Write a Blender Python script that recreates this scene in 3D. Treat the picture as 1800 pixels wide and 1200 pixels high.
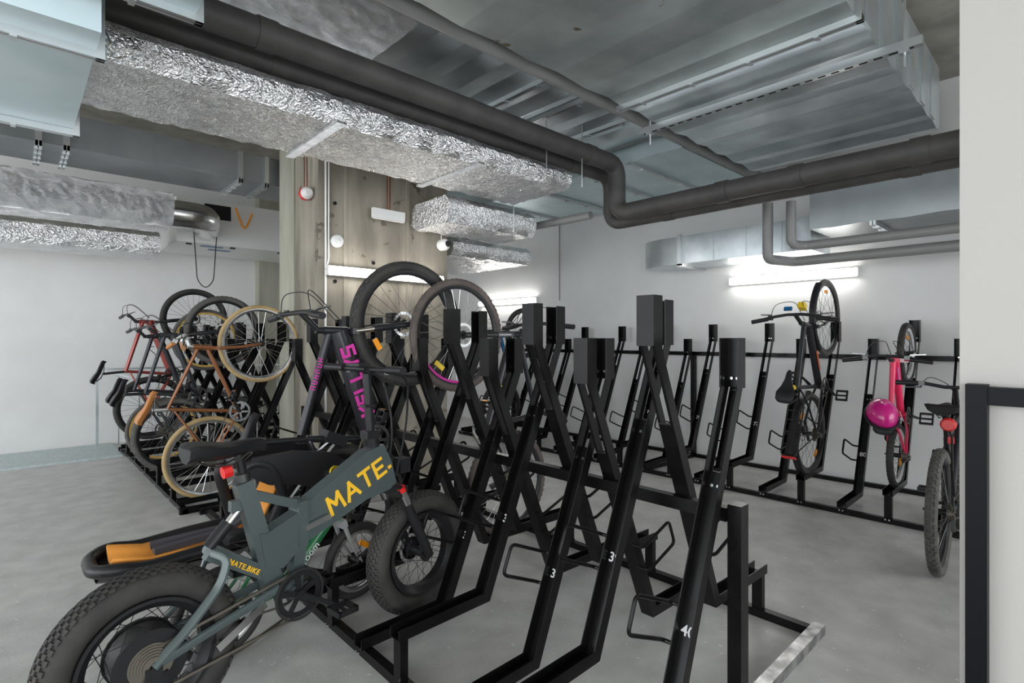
import bpy, math, random
from mathutils import Vector, Matrix
random.seed(7)
for o in list(bpy.data.objects): bpy.data.objects.remove(o)
S = bpy.context.scene
COL = S.collection
R = math.radians
# ------------------------------------------------------------------ camera, world, exposure
# world axes: X runs from the open side towards the white wall with the wall rack, Y along the racks
cam = bpy.data.cameras.new('camera'); camo = bpy.data.objects.new('camera', cam); COL.objects.link(camo)
camo.location = (0, 0, 1.38)
camo.rotation_euler = (R(90), 0, math.atan2(.732, .681) - R(90))
cam.sensor_width = 36; cam.lens = 36 * 944 / 1800.; cam.shift_y = -4 / 1800.; cam.clip_start = .02
S.camera = camo
w = bpy.data.worlds.new('world'); S.world = w; w.use_nodes = True
bg = w.node_tree.nodes['Background']; bg.inputs[0].default_value = (.92, .965, 1, 1); bg.inputs[1].default_value = 2.0
S.view_settings.view_transform = 'Standard'; S.view_settings.look = 'None'
S.view_settings.gamma = 1; S.view_settings.use_curve_mapping = False
S.view_settings.exposure = 1.05

# ------------------------------------------------------------------ materials
def mat(name, col, rough=.5, metal=0., emit=None, es=0., coat=0.):
    m = bpy.data.materials.new(name); m.use_nodes = True
    b = m.node_tree.nodes['Principled BSDF']
    b.inputs['Base Color'].default_value = (*col, 1); b.inputs['Roughness'].default_value = rough
    b.inputs['Metallic'].default_value = metal
    if 'black' in name: b.inputs['Specular IOR Level'].default_value = .3
    if coat: b.inputs['Coat Weight'].default_value = coat
    if emit:
        b.inputs['Emission Color'].default_value = (*emit, 1); b.inputs['Emission Strength'].default_value = es
    return m
def noisy(m, c1, c2, scale=3., detail=6., bump=0., bscale=40., stretch=(1, 1, 1), lo=.35, hi=.65, spots=None, rough=None, kind='noise'):
    nt = m.node_tree; N = nt.nodes; L = nt.links; b = N['Principled BSDF']
    tc = N.new('ShaderNodeTexCoord'); mp = N.new('ShaderNodeMapping'); mp.inputs['Scale'].default_value = stretch
    L.new(tc.outputs['Object'], mp.inputs[0])
    n = N.new('ShaderNodeTexNoise'); n.inputs['Scale'].default_value = scale; n.inputs['Detail'].default_value = detail
    L.new(mp.outputs[0], n.inputs['Vector'])
    r = N.new('ShaderNodeValToRGB'); r.color_ramp.elements[0].position = lo; r.color_ramp.elements[1].position = hi
    r.color_ramp.elements[0].color = (*c1, 1); r.color_ramp.elements[1].color = (*c2, 1)
    L.new(n.outputs[0], r.inputs[0]); out = r.outputs[0]
    if spots:
        sc, thr, colr = spots
        v = N.new('ShaderNodeTexNoise'); v.inputs['Scale'].default_value = sc; v.inputs['Detail'].default_value = 3
        L.new(tc.outputs['Object'], v.inputs['Vector'])
        rr = N.new('ShaderNodeValToRGB'); rr.color_ramp.elements[0].position = thr; rr.color_ramp.elements[1].position = thr + .03
        L.new(v.outputs[0], rr.inputs[0])
        mx = N.new('ShaderNodeMix'); mx.data_type = 'RGBA'; L.new(rr.outputs[0], mx.inputs[0])
        L.new(out, mx.inputs[6]); mx.inputs[7].default_value = (*colr, 1); out = mx.outputs[2]
    L.new(out, b.inputs['Base Color'])
    if bump:
        bn = N.new('ShaderNodeBump'); bn.inputs['Strength'].default_value = bump
        if kind == 'foil':
            t = N.new('ShaderNodeTexVoronoi'); t.feature = 'DISTANCE_TO_EDGE'; t.inputs['Scale'].default_value = bscale
            n2 = N.new('ShaderNodeTexNoise'); n2.inputs['Scale'].default_value = bscale * 1.3; n2.inputs['Detail'].default_value = 5
            L.new(mp.outputs[0], n2.inputs['Vector'])
            va = N.new('ShaderNodeVectorMath'); va.operation = 'ADD'; L.new(mp.outputs[0], va.inputs[0]); L.new(n2.outputs[1], va.inputs[1])
            L.new(va.outputs[0], t.inputs['Vector'])
            ma = N.new('ShaderNodeMath'); ma.operation = 'ADD'; L.new(t.outputs['Distance'], ma.inputs[0]); L.new(n2.outputs[0], ma.inputs[1])
            L.new(ma.outputs[0], bn.inputs['Height']); bn.inputs['Distance'].default_value = .05
        else:
            t = N.new('ShaderNodeTexNoise'); t.inputs['Scale'].default_value = bscale; t.inputs['Detail'].default_value = 5
            L.new(mp.outputs[0], t.inputs['Vector']); L.new(t.outputs[0], bn.inputs['Height']); bn.inputs['Distance'].default_value = .02
        L.new(bn.outputs[0], b.inputs['Normal'])
    return m
FLOOR = noisy(mat('polished_concrete', (.5, .5, .48), .42), (.41, .41, .395), (.64, .635, .615), 5.5, 14, .05, 60, lo=.2, hi=.8, spots=(34, .67, (.72, .72, .70)))
WALL = noisy(mat('white_plaster', (.8, .8, .78), .8), (.76, .76, .745), (.81, .81, .80), 2, 4, .03, 120)
PANELW = mat('painted_board', (.46, .445, .42), .7)
CONC = noisy(mat('board_marked_concrete', (.4, .36, .3), .85), (.17, .15, .12), (.37, .335, .275), 2.2, 9, .15, 25, (2.2, 2.2, .55), .3, .7, spots=(7, .66, (.13, .11, .085)))
CONCL = noisy(mat('pale_concrete', (.5, .5, .4), .85), (.30, .295, .235), (.42, .41, .34), 2.2, 8, .1, 25, (2, 2, .4))
SLAB = noisy(mat('ceiling_concrete', (.35, .33, .28), .9), (.26, .245, .21), (.42, .40, .35), 3, 8, .1, 20)
GALV = noisy(mat('galvanised_sheet', (.6, .63, .64), .3, .82), (.50, .55, .57), (.72, .77, .79), 3, 5, .02, 6)
GALVS = noisy(mat('stained_galvanised_sheet', (.5, .53, .52), .42, .85), (.36, .40, .40), (.56, .61, .60), 2.2, 7, .03, 8, spots=(4.5, .665, (.20, .16, .11)))
GALVB = noisy(mat('pale_blue_sheet', (.6, .7, .73), .4, .55), (.55, .66, .69), (.66, .76, .79), 2, 4, .02, 5)
GALVD = noisy(mat('dark_galvanised_sheet', (.3, .32, .33), .4, .8), (.27, .29, .30), (.36, .38, .39), 2, 4)
FOIL = noisy(mat('crinkled_foil', (.8, .8, .8), .16, .88), (.80, .81, .82), (.94, .94, .94), 5, 4, .55, 7, kind='foil')
FOIL2 = noisy(mat('wrinkled_foil', (.8, .8, .8), .16, .9), (.74, .75, .76), (.92, .92, .92), 5, 4, .8, 14, (1, 2.5, 1), kind='foil')
STEEL = mat('zinc_plated_steel', (.62, .64, .65), .3, .9)
PIPE = noisy(mat('dark_pipe_insulation', (.05, .047, .045), .6), (.050, .047, .045), (.072, .067, .064), 6, 5, .05, 30)
GPIPE = mat('grey_plastic_pipe', (.24, .24, .235), .45)
BLACK = noisy(mat('black_powder_coat', (.006, .006, .006), .27), (.004, .004, .004), (.007, .007, .0065), 8, 3, .03, 300)
BLACKF = mat('black_frame_paint', (.003, .0035, .005), .45)
BLACKF.node_tree.nodes['Principled BSDF'].inputs['Specular IOR Level'].default_value = .15
GALVR = noisy(mat('worn_steel_beam', (.4, .4, .4), .3, .9), (.2, .2, .2), (.6, .6, .6), 14, 6)
BLACK.node_tree.nodes['Principled BSDF'].inputs['Specular IOR Level'].default_value = .2
RUB = noisy(mat('tyre_rubber', (.03, .028, .026), .75), (.022, .021, .020), (.045, .042, .038), 9, 4, .1, 80)
RUBG = noisy(mat('grey_tyre_rubber', (.09, .085, .08), .75), (.07, .066, .062), (.12, .115, .105), 9, 4)
RUBB = noisy(mat('brown_tyre_rubber', (.1, .08, .07), .75), (.075, .06, .053), (.13, .105, .095), 9, 4)
TAN = noisy(mat('tan_tyre_rubber', (.4, .28, .13), .7), (.36, .25, .11), (.46, .33, .16), 9, 4)
BLK = mat('black_plastic', (.015, .015, .016), .38)
MATTE = mat('matte_black', (.012, .012, .012), .65)
ALU = mat('polished_aluminium', (.75, .75, .75), .22, 1.)
DALU = mat('dark_metal', (.10, .10, .10), .35, .9)
CASS = mat('cassette_steel', (.22, .20, .17), .4, .9)
TEAL = mat('grey_green_paint', (.075, .097, .098), .35, .15, coat=.3)
KBLK = mat('satin_black_paint', (.022, .022, .026), .3, .2, coat=.3)
RED = mat('metallic_red_paint', (.30, .045, .035), .28, .4, coat=.5)
BROWN = mat('copper_brown_paint', (.27, .095, .03), .28, .35, coat=.5)
CORK = mat('orange_leather', (.50, .20, .06), .45)
DGREY = mat('graphite_paint', (.035, .038, .042), .35, .3)
GREEN = mat('green_paint', (.01, .16, .05), .35, coat=.3)
WHITEP = mat('white_paint', (.8, .8, .78), .35)
SILV = mat('silver_paint', (.62, .62, .62), .35, .5)
PINK = mat('neon_pink_paint', (.85, .02, .11), .35, coat=.3)
MAG = mat('magenta_plastic', (.62, .01, .22), .2, coat=.5)
PINKT = mat('pink_lettering', (.68, .03, .36), .5)
YELT = mat('yellow_lettering', (.95, .55, .02), .5)
NUMW = mat('white_lettering', (.8, .8, .8), .5)
ORA = mat('orange_reflector', (1., .36, .01), .25)
YEL = mat('yellow_plastic', (.85, .6, .02), .3)
NEON = mat('neon_yellow', (.8, .85, .03), .4)
REDP = mat('red_plastic', (.7, .02, .02), .2)
BLUE = mat('blue_paint', (.01, .13, .32), .3, .2)
PAD = mat('orange_foam_pad', (.85, .33, .05), .75)
WEB = mat('grey_webbing', (.06, .058, .07), .8)
LAMP = mat('lit_diffuser', (1, 1, 1), .4, 0, (1., .97, .92), 9)
BRZ = mat('copper_strap', (.25, .08, .04), .4, .6)
CHECK = noisy(mat('checker_plate', (.5, .58, .58), .4, .5), (.44, .52, .53), (.56, .63, .63), 30, 3, .3, 60)
CLEAR = mat('frosted_plastic', (.75, .72, .72), .25)

# ------------------------------------------------------------------ mesh helpers
class MB:
    def __init__(s): s.v = []; s.f = []
    def add(s, vs, fs):
        k = len(s.v); s.v += [tuple(p) for p in vs]; s.f += [tuple(i + k for i in f) for f in fs]; return s
    def hexa(s, p):
        return s.add(p, [(0, 3, 2, 1), (4, 5, 6, 7), (0, 1, 5, 4), (1, 2, 6, 5), (2, 3, 7, 6), (3, 0, 4, 7)])
    def box(s, a, b):
        (x0, y0, z0), (x1, y1, z1) = a, b
        return s.hexa([(x0, y0, z0), (x1, y0, z0), (x1, y1, z0), (x0, y1, z0), (x0, y0, z1), (x1, y0, z1), (x1, y1, z1), (x0, y1, z1)])
    def cbox(s, c, d): return s.box([c[i] - d[i] / 2 for i in range(3)], [c[i] + d[i] / 2 for i in range(3)])
    def bar(s, p, q, w, h, side=(0, 1, 0), w2=None, h2=None):
        p, q = Vector(p), Vector(q); d = (q - p).normalized(); a = Vector(side); a = (a - a.dot(d) * d).normalized(); b = d.cross(a)
        w2 = w if w2 is None else w2; h2 = h if h2 is None else h2; P = []
        for c, ww, hh in ((p, w, h), (q, w2, h2)):
            P += [c - a * ww / 2 - b * hh / 2, c + a * ww / 2 - b * hh / 2, c + a * ww / 2 + b * hh / 2, c - a * ww / 2 + b * hh / 2]
        return s.hexa(P)
    def tube(s, pts, r, n=8, closed=False, flat=1., side=None):
        pts = [Vector(p) for p in pts]; m = len(pts); rs = r if isinstance(r, (list, tuple)) else [r] * m
        T = []
        for i in range(m):
            if closed: T.append((pts[(i + 1) % m] - pts[i - 1]).normalized())
            else: T.append((pts[min(i + 1, m - 1)] - pts[max(i - 1, 0)]).normalized())
        a = Vector(side) if side else (Vector((0, 1, 0)) if abs(T[0].y) < .9 else Vector((1, 0, 0)))
        V = []
        for i in range(m):
            a = (a - a.dot(T[i]) * T[i]).normalized(); b = T[i].cross(a)
            for j in range(n):
                t = 2 * math.pi * j / n; V.append(pts[i] + a * (rs[i] * math.cos(t) * flat) + b * (rs[i] * math.sin(t)))
        Fc = []
        for i in range(m if closed else m - 1):
            i2 = (i + 1) % m
            for j in range(n):
                j2 = (j + 1) % n; Fc.append((i * n + j, i * n + j2, i2 * n + j2, i2 * n + j))
        if not closed:
            Fc.append(tuple(range(n - 1, -1, -1))); Fc.append(tuple((m - 1) * n + j for j in range(n)))
        return s.add(V, Fc)
    def lathe(s, prof, c=(0, 0, 0), n=32, closed=True):
        # prof: (radius, y) around the y axis
        V = []; k = len(prof)
        for i in range(n):
            t = 2 * math.pi * i / n
            for r, y in prof: V.append((c[0] + r * math.cos(t), c[1] + y, c[2] + r * math.sin(t)))
        Fc = []
        for i in range(n):
            i2 = (i + 1) % n
            for j in range(k if closed else k - 1):
                j2 = (j + 1) % k; Fc.append((i * k + j, i2 * k + j, i2 * k + j2, i * k + j2))
        return s.add(V, Fc)
    def prism(s, poly, fn, t0, t1):
        # poly of (a,b); fn(a,b,t)->point
        n = len(poly); V = [fn(a, b, t0) for a, b in poly] + [fn(a, b, t1) for a, b in poly]
        Fc = [tuple(range(n - 1, -1, -1)), tuple(range(n, 2 * n))] + [(i, (i + 1) % n, n + (i + 1) % n, n + i) for i in range(n)]
        return s.add(V, Fc)
    def sweep(s, prof, path):
        # path of (x,z) in the y=0 plane; prof of (y, height above path); mitred
        n = len(prof); m = len(path); V = []
        P = [Vector((p[0], 0, p[1])) for p in path]
        for i in range(m):
            d0 = (P[i] - P[i - 1]).normalized() if i else None; d1 = (P[i + 1] - P[i]).normalized() if i < m - 1 else None
            if d0 is None: d0 = d1
            if d1 is None: d1 = d0
            n0 = Vector((-d0.z, 0, d0.x)); n1 = Vector((-d1.z, 0, d1.x)); b = (n0 + n1).normalized(); b = b / max(.3, b.dot(n0))
            for a, h in prof: V.append(P[i] + Vector((0, a, 0)) + b * h)
        Fc = [(i * n + j, i * n + (j + 1) % n, (i + 1) * n + (j + 1) % n, (i + 1) * n + j) for i in range(m - 1) for j in range(n)]
        Fc += [tuple(range(n - 1, -1, -1)), tuple((m - 1) * n + j for j in range(n))]
        return s.add(V, Fc)
    def mesh(s, name, m, smooth=False):
        me = bpy.data.meshes.new(name); me.from_pydata(s.v, [], s.f); me.materials.append(m)
        import bmesh
        bm = bmesh.new(); bm.from_mesh(me); bmesh.ops.recalc_face_normals(bm, faces=bm.faces); bm.to_mesh(me); bm.free()
        if smooth:
            me.polygons.foreach_set('use_smooth', [True] * len(me.polygons)); me.set_sharp_from_angle(angle=R(40))
        return me
    def build(s, name, m, parent=None, smooth=False, loc=None):
        return link(name, s.mesh(name, m, smooth), parent, loc)
def link(name, me, parent=None, loc=None):
    o = bpy.data.objects.new(name, me); COL.objects.link(o)
    if parent is not None: o.parent = parent
    if loc is not None: o.location = loc
    return o
def fillet(pts, r, n=4):
    pts = [Vector(p) for p in pts]; out = [pts[0]]
    for i in range(1, len(pts) - 1):
        p = pts[i]; a = pts[i - 1] - p; b = pts[i + 1] - p; k = min(r, a.length * .49, b.length * .49)
        A = p + a.normalized() * k; B = p + b.normalized() * k
        for j in range(n + 1):
            t = j / n; out.append((1 - t) ** 2 * A + 2 * t * (1 - t) * p + t * t * B)
    return out + [pts[-1]]
def tag(o, label, cat, group=None):
    o['label'] = label; o['category'] = cat
    if group: o['group'] = group
    return o
def struct(o): o['kind'] = 'structure'; return o
def empty(name, loc, rot=(0, 0, 0)):
    o = bpy.data.objects.new(name, None); COL.objects.link(o); o.location = loc; o.rotation_euler = rot; o.empty_display_size = .1; return o
def text(body, size, m, parent, mtx, name='lettering', bold=.0, depth=.0012, space=1.):
    cu = bpy.data.curves.new('txt', 'FONT'); cu.body = body; cu.size = size; cu.extrude = depth; cu.offset = bold; cu.align_x = 'CENTER'; cu.align_y = 'CENTER'
    cu.space_character = space; cu.resolution_u = 3
    to = bpy.data.objects.new('txt', cu); COL.objects.link(to)
    dg = bpy.context.evaluated_depsgraph_get(); me = bpy.data.meshes.new_from_object(to.evaluated_get(dg))
    bpy.data.objects.remove(to); bpy.data.curves.remove(cu)
    me.materials.clear(); me.materials.append(m); me.transform(mtx)
    return link(name, me, parent)

GL = {'K': ([(0, 0), (0, 1)], [(.7, 1), (0, .42)], [(.22, .6), (.7, 0)]), 'E': ([(.65, 1), (0, 1), (0, 0), (.65, 0)], [(0, .5), (.55, .5)]), 'L': ([(0, 1), (0, 0), (.6, 0)],),
      'Y': ([(0, 1), (.35, .5), (.7, 1)], [(.35, .5), (.35, 0)]), 'S': ([(.65, 1), (0, 1), (0, .52), (.65, .48), (.65, 0), (0, 0)],), 'M': ([(0, 0), (.1, 1), (.45, .4), (.8, 1), (.9, 0)],),
      'A': ([(0, 0), (.42, 1), (.84, 0)], [(.16, .33), (.68, .33)]), 'T': ([(0, 1), (.8, 1)], [(.4, 1), (.4, 0)]), '.': ([(0, .02), (.02, .02)],)}
GW = {'M': .9, 'A': .84, 'T': .8, '.': .02}
def strokes(body, h, r, gap, m, parent, mtx, name='lettering'):
    b = MB(); x = 0; P = []
    for ch in body:
        for st in GL[ch]: P.append([(x + a * h, c * h) for a, c in st])
        x += (GW.get(ch, .68) + gap) * h
    x -= gap * h
    for st in P:
        if len(st) == 2 and abs(st[0][0] - st[1][0]) < .03 * h and abs(st[0][1] - st[1][1]) < .001: st = [(st[0][0] - r * .3, st[0][1] + r), (st[1][0] + r * .3, st[1][1] + r)]
        for (a0, b0), (a1, b1) in zip(st, st[1:]):
            p, q = Vector((a0 - x / 2, b0 - h / 2, 0)), Vector((a1 - x / 2, b1 - h / 2, 0)); d = (q - p).normalized() * r * .9
            dz = Vector((0, 0, .0004 * (len(b.v) // 8 % 5))); p = p + dz; q = q + dz
            b.bar(p - d, q + d, 2 * r, .002, (q - p).cross(Vector((0, 0, 1))))
    me = b.mesh(name, m); me.transform(mtx); return link(name, me, parent)

def marks(n, h, pitch, m, parent, mtx, name):
    b = MB()
    for i in range(n):
        x = (i - (n - 1) / 2) * pitch
        b.cbox((x - pitch * .28, 0, 0), (pitch * .16, h, .0016)); b.cbox((x + pitch * .2, h * (.1 if i % 2 else -.1), .0003), (pitch * .16, h * .8, .0016))
        b.cbox((x, h * (.42, -.42, .0)[i % 3], .0006), (pitch * .55, h * .16, .0016))
    me = b.mesh(name, m); me.transform(mtx); o = link(name, me, parent); o['kind'] = 'stuff'; return o

# ------------------------------------------------------------------ the setting
struct(MB().box((-6, -5, -.2), (6.1, 9.1, 0)).build('floor', FLOOR))
struct(MB().box((-6, -5, 3.62), (6.1, 9.1, 3.85)).build('ceiling', SLAB))
struct(MB().box((5.9, -5, 0), (6.1, 8.8, 3.62)).build('wall_right', WALL))
struct(MB().box((-6, 8.8, 0), (6.1, 9.05, 3.62)).build('wall_left', WALL))
pw = struct(MB().box((2.16, -3, 0), (2.30, .275, 3.62)).build('wall_partition', PANELW))
# black frame standing against the partition
t = empty('guard_frame', (2.13, .25, 0)); tag(t, 'black square steel guard frame standing against the pale partition', 'frame')
MB().box((-.028, -.045, 0), (.026, .005, 1.245)).build('post', BLACKF, t)
MB().box((-.02, -1.6, 1.185), (.022, -.045, 1.238)).build('rail', BLACKF, t)
# pillar
pl = struct(MB().box((1.97, 4.62, 0), (3.36, 5.5, 3.62)).build('wall_pillar', CONC))
pe = MB(); pe.box((1.955, 5.14, 0), (2.02, 5.515, 3.62)); pe.build('pale_edge', CONCL, pl)
for xx in (2.20, 2.86):
    MB().box((xx, 4.608, 0), (xx + .035, 4.62, 3.62)).build('formwork_seam', CONC, pl)
for xx, zz in ((2.12, 2.6), (2.95, 2.62), (2.5, 2.1), (2.12, 1.9)):
    MB().lathe([(.016, 0), (.016, .012), (.001, .012)], (xx, 4.606, zz), 10, False).build('tie_hole', MATTE, pl)
struct(MB().box((2.75, 8.6, 0), (3.05, 8.8, 3.62)).build('wall_pilaster', CONCL))
# conduit on the right wall
tag(MB().tube([(5.885, 5.3, 1.95), (5.885, 5.3, 3.6)], .008, 6).build('cable_conduit', GPIPE), 'thin grey cable conduit running up the white wall above the lamp', 'conduit')
# ramp plate and handrail at the far wall
tag(MB().box((-3., 7.75, 0), (.95, 8.75, .02)).build('floor_plate', CHECK), 'pale checkered metal plate laid on the floor before the far white wall', 'plate')
t = empty('handrail', (.78, 8.5, 0)); tag(t, 'thin galvanised handrail with balusters behind the red bicycle', 'railing')
h = MB(); h.bar((0, 0, 1.0), (2.3, 0, .99), .02, .02); h.build('top_rail', GALV, t)
MB().bar((0, 0, .0), (0, 0, 1.0), .026, .026).build('post', GALV, t)
MB().bar((0, -.0, 1.0), (.6, -.3, .8), .012, .012).build('sloping_rail', GALVD, t)
me = MB().bar((0, 0, .02), (0, 0, .97), .012, .012).mesh('baluster', GALV)
for i in range(1, 11): link('baluster', me, t, (.22 * i, 0, 0))

# ------------------------------------------------------------------ lamps
def tube_lamp(label, p, q, out):
    # fixture from p to q on a wall; out = direction away from it
    p, q, out = Vector(p), Vector(q), Vector(out); c = (p + q) / 2; d = (q - p).normalized()
    t = empty('tube_lamp', c); tag(t, label, 'lamp', 'tube lamps on the walls')
    L = (q - p).length / 2
    MB().bar(d * -L + out * .018, d * L + out * .018, .085, .036, (0, 0, 1)).build('housing', WHITEP, t)
    MB().tube([d * -(L - .01) + out * .055, d * (L - .01) + out * .055], .036, 12).build('diffuser', LAMP, t, True)
    for s_ in (-1, 1): MB().bar(d * s_ * L + out * .03, d * s_ * (L + .012) + out * .03, .08, .06, (0, 0, 1)).build('end_cap', CLEAR, t)
tube_lamp('lit tube lamp on the white wall above the trekking bicycle', (5.9, 2.72, 2.02), (5.9, 1.50, 2.02), (-1, 0, 0))
tube_lamp('lit tube lamp on the concrete pillar behind the knobby front wheel', (2.04, 4.6, 1.99), (3.25, 4.6, 1.99), (0, -1, 0))
tube_lamp('short-looking lit tube lamp on the white wall beyond the pillar', (5.9, 7.1, 1.98), (5.9, 5.75, 1.98), (-1, 0, 0))

# ------------------------------------------------------------------ ducts and pipes
def ribbed(name, label, x0, x1, y0, y1, z0, z1, m, pitch=.24, depth=.012, joints=(), along='x', fl=STEEL, cat='duct'):
    t = empty(name, ((x0 + x1) / 2, (y0 + y1) / 2, z0)); tag(t, label, cat)
    o = Vector(t.location); b = MB(); prof = []; a0, a1 = (x0, x1) if along == 'x' else (y0, y1); k = a0; up = False
    while k < a1 - 1e-6:
        e = min(k + pitch / 2, a1)
        prof += [(k + (.006 if k > a0 else 0), z0 + (depth if up else 0)), (e, z0 + (0 if up else depth))]; up = not up; k = e
    prof = prof + [(a1, z1), (a0, z1)]
    if along == 'x': b.prism(prof, lambda a, c, q: (a - o.x, q - o.y, c - o.z), y0, y1)
    else: b.prism(prof, lambda a, c, q: (q - o.x, a - o.y, c - o.z), x0, x1)
    # vertical ribs on the near side
    if along == 'x':
        k = x0 + .1
        while k < x1 - .1:
            b.box((k - o.x, y0 - .01 - o.y, .03), (k + pitch * .4 - o.x, y0 - o.y + .001, z1 - z0 - .03)); k += pitch
    b.build('sheet_body', m, t)
    for j in joints:
        f = MB()
        if along == 'x':
            f.box((j - .022 - o.x, y0 - .03 - o.y, -.03), (j - .003 - o.x, y1 + .03 - o.y, .005)); f.box((j + .003 - o.x, y0 - .03 - o.y, -.03), (j + .022 - o.x, y1 + .03 - o.y, .005))
            f.box((j - .02 - o.x, y0 - .03 - o.y, -.03), (j + .02 - o.x, y0 - o.y, z1 - z0))
        else:
            f.box((x0 - .03 - o.x, j - .022 - o.y, -.03), (x1 + .03 - o.x, j - .003 - o.y, .005)); f.box((x0 - .03 - o.x, j + .003 - o.y, -.03), (x1 + .03 - o.x, j + .022 - o.y, .005))
            f.box((x1 - o.x, j - .02 - o.y, -.03), (x1 + .03 - o.x, j + .02 - o.y, z1 - z0))
        fo = f.build('joint_flange', fl, t)
        n = 4
        for i in range(n):
            q = (i + .5) / n
            if along == 'x': MB().cbox((j - o.x, y0 + (y1 - y0) * q - o.y, -.034), (.05, .022, .01)).build('clip', STEEL, fo)
            else: MB().cbox((x0 + (x1 - x0) * q - o.x, j - o.y, -.034), (.022, .05, .01)).build('clip', STEEL, fo)
    return t
ribbed('ventilation_duct', 'wide stained galvanised duct with spots overhead, joined by a dark flange', .2, 3.12, .8, 2.22, 3.0, 3.5, GALVS, .5, .016, (3.11,))
ribbed('ventilation_duct', 'bright ribbed galvanised duct above the slotted hanger rail', 3.14, 5.32, .8, 2.22, 3.0, 3.5, GALV, .34, .022)
ribbed('ventilation_duct', 'blue-grey ribbed duct between the grey pipe and the dark pipes', 1.72, 4.3, 2.5, 3.9, 3.22, 3.55, GALV, .34, .018, (2.75, 3.2, 3.75))
ribbed('ventilation_duct', 'greenish duct sections with several flanges beyond the pipe elbow', 4.35, 5.85, 2.46, 6.0, 3.08, 3.5, GALVB, .5, .012, (3.0, 3.55, 4.3, 5.1), 'y')
ribbed('ventilation_duct', 'pale blue wide duct beside the crackled foil duct', -1.8, .26, 2.68, 4.1, 2.6, 2.9, GALVB, .9, .006, (2.88, 4.06), 'y')
ribbed('ventilation_duct', 'light sheet duct with rounded lower edge in front of the dark pipes', -1.2, .57, 1.6, 2.64, 2.76, 2.98, GALVB, .5, .006, (2.6,), 'y')
ribbed('ventilation_duct', 'dark grey rectangular duct running behind the pillar', -1.2, 2.6, 5.62, 6.25, 2.93, 3.2, GALVD, 2., .002, (.15, .32, 1.62, 1.86))
ribbed('ventilation_duct', 'low grey duct by the partition with a flanged lower edge', 5.15, 5.85, -1.0, 1.68, 2.34, 2.72, GALVD, .5, .01, (1.2, .2), 'y')
def foilbox(name, label, x0, x1, y0, y1, z0, z1, m, jit=.0065, step=.05, rnd=.06):
    t = MB(); nx = max(2, int((x1 - x0) / step)); ring = []
    c = [(y0 + rnd, z0), (y1 - rnd, z0), (y1, z0 + rnd), (y1, z1 - rnd), (y1 - rnd, z1), (y0 + rnd, z1), (y0, z1 - rnd), (y0, z0 + rnd)]
    pr = []
    for i in range(8):
        a, b = c[i], c[(i + 1) % 8]; k = max(1, int(math.hypot(a[0] - b[0], a[1] - b[1]) / step))
        pr += [(a[0] + (b[0] - a[0]) * j / k, a[1] + (b[1] - a[1]) * j / k) for j in range(k)]
    n = len(pr); V = []; cx, cy, cz = (x0 + x1) / 2, (y0 + y1) / 2, z0
    for i in range(nx + 1):
        for (y, z) in pr:
            V.append((x0 + (x1 - x0) * i / nx - cx, y + random.uniform(-jit, jit) - cy, z + random.uniform(-jit, jit) - cz))
    Fc = [(i * n + j, i * n + (j + 1) % n, (i + 1) * n + (j + 1) % n, (i + 1) * n + j) for i in range(nx) for j in range(n)]
    Fc += [tuple(range(n)), tuple(nx * n + j for j in range(n))]
    t.add(V, Fc); o = t.build(name, m, None, True, (cx, cy, cz)); tag(o, label, 'duct'); return o
fo = foilbox('foil_duct', 'large foil-wrapped duct with white cracks passing before the pillar', .27, 3.6, 3.1, 3.92, 2.7, 2.88, FOIL)
for xx in (-.5, .6): MB().box((xx, -.42, -.012), (xx + .06, .42, .004)).build('foil_tape', FOIL2, fo)
foilbox('foil_duct', 'foil-wrapped duct end overhead beside the blue-grey ribbed duct', .5, 1.72, 2.5, 3.9, 3.2, 3.5, FOIL2)
foilbox('foil_duct', 'foil-wrapped drop box behind the pipe elbow', 2.9, 4.02, 3.95, 4.58, 2.45, 2.70, FOIL)
fo = foilbox('foil_duct', 'tapered foil piece hanging over the far end of the wall rack', 3.5, 4.7, 4.7, 6.2, 2.3, 2.5, FOIL)
for xx in (-.4, .1): MB().tube([(xx, 0, .18), (xx, 0, 1.32 if xx < 0 else .78)], .006, 6).build('hanger_rod', STEEL, fo)
fo = foilbox('foil_duct', 'long wrinkled foil duct below the dark grey duct at the far side', -2., 1.23, 6.45, 7.1, 2.56, 2.92, FOIL2, .008, .05, .1)
for xx in (-1.25, -.55): MB().box((xx, -.34, -.02), (xx + .05, .34, .38)).build('foil_band', FOIL, fo)
foilbox('foil_duct', 'flat white-silver foil duct under the long wrinkled foil duct', -.35, 1.25, 7.3, 8.0, 2.36, 2.62, FOIL, .004)
fr = MB().tube([(-2.2, 7.4, 2.55), (-.45, 7.4, 2.52)], .2, 16).build('flexible_foil_hose', FOIL2, None, True); tag(fr, 'round shiny foil hose against the far white wall', 'hose')
fr = MB().tube(fillet([(1.245, 6.8, 2.75), (1.6, 6.8, 2.75), (1.75, 7.4, 2.75)], .2), .15, 16).build('round_duct', ALU, None, True); tag(fr, 'short round metal duct elbow beside the white ventilation unit', 'duct')
t = empty('ventilation_unit', (2.3, 8.0, 2.57)); tag(t, 'white ventilation unit with blue stickers under the ceiling by the far wall', 'ventilation unit')
MB().box((-.85, -.5, 0), (.9, .6, .55)).build('casing', WHITEP, t)
for a, b in ((-.55, -.35), (-.4, -.1)): MB().box((a, b, -.004), (a + .26, b + .1, 0)).build('sticker', BLUE, t)
MB().box((-.55, -.512, .32), (-.25, -.5, .5)).build('control_box', BLK, t)
MB().tube(fillet([(-.2, -.52, .5), (-.1, -.55, .2), (0, -.53, .45)], .1), .012, 6).build('orange_cable', ORA, t)
for a in (-.7, -.2, .4): MB().cbox((a, -.4, -.008), (.06, .03, .016)).build('foot', BLK, t)
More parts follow.
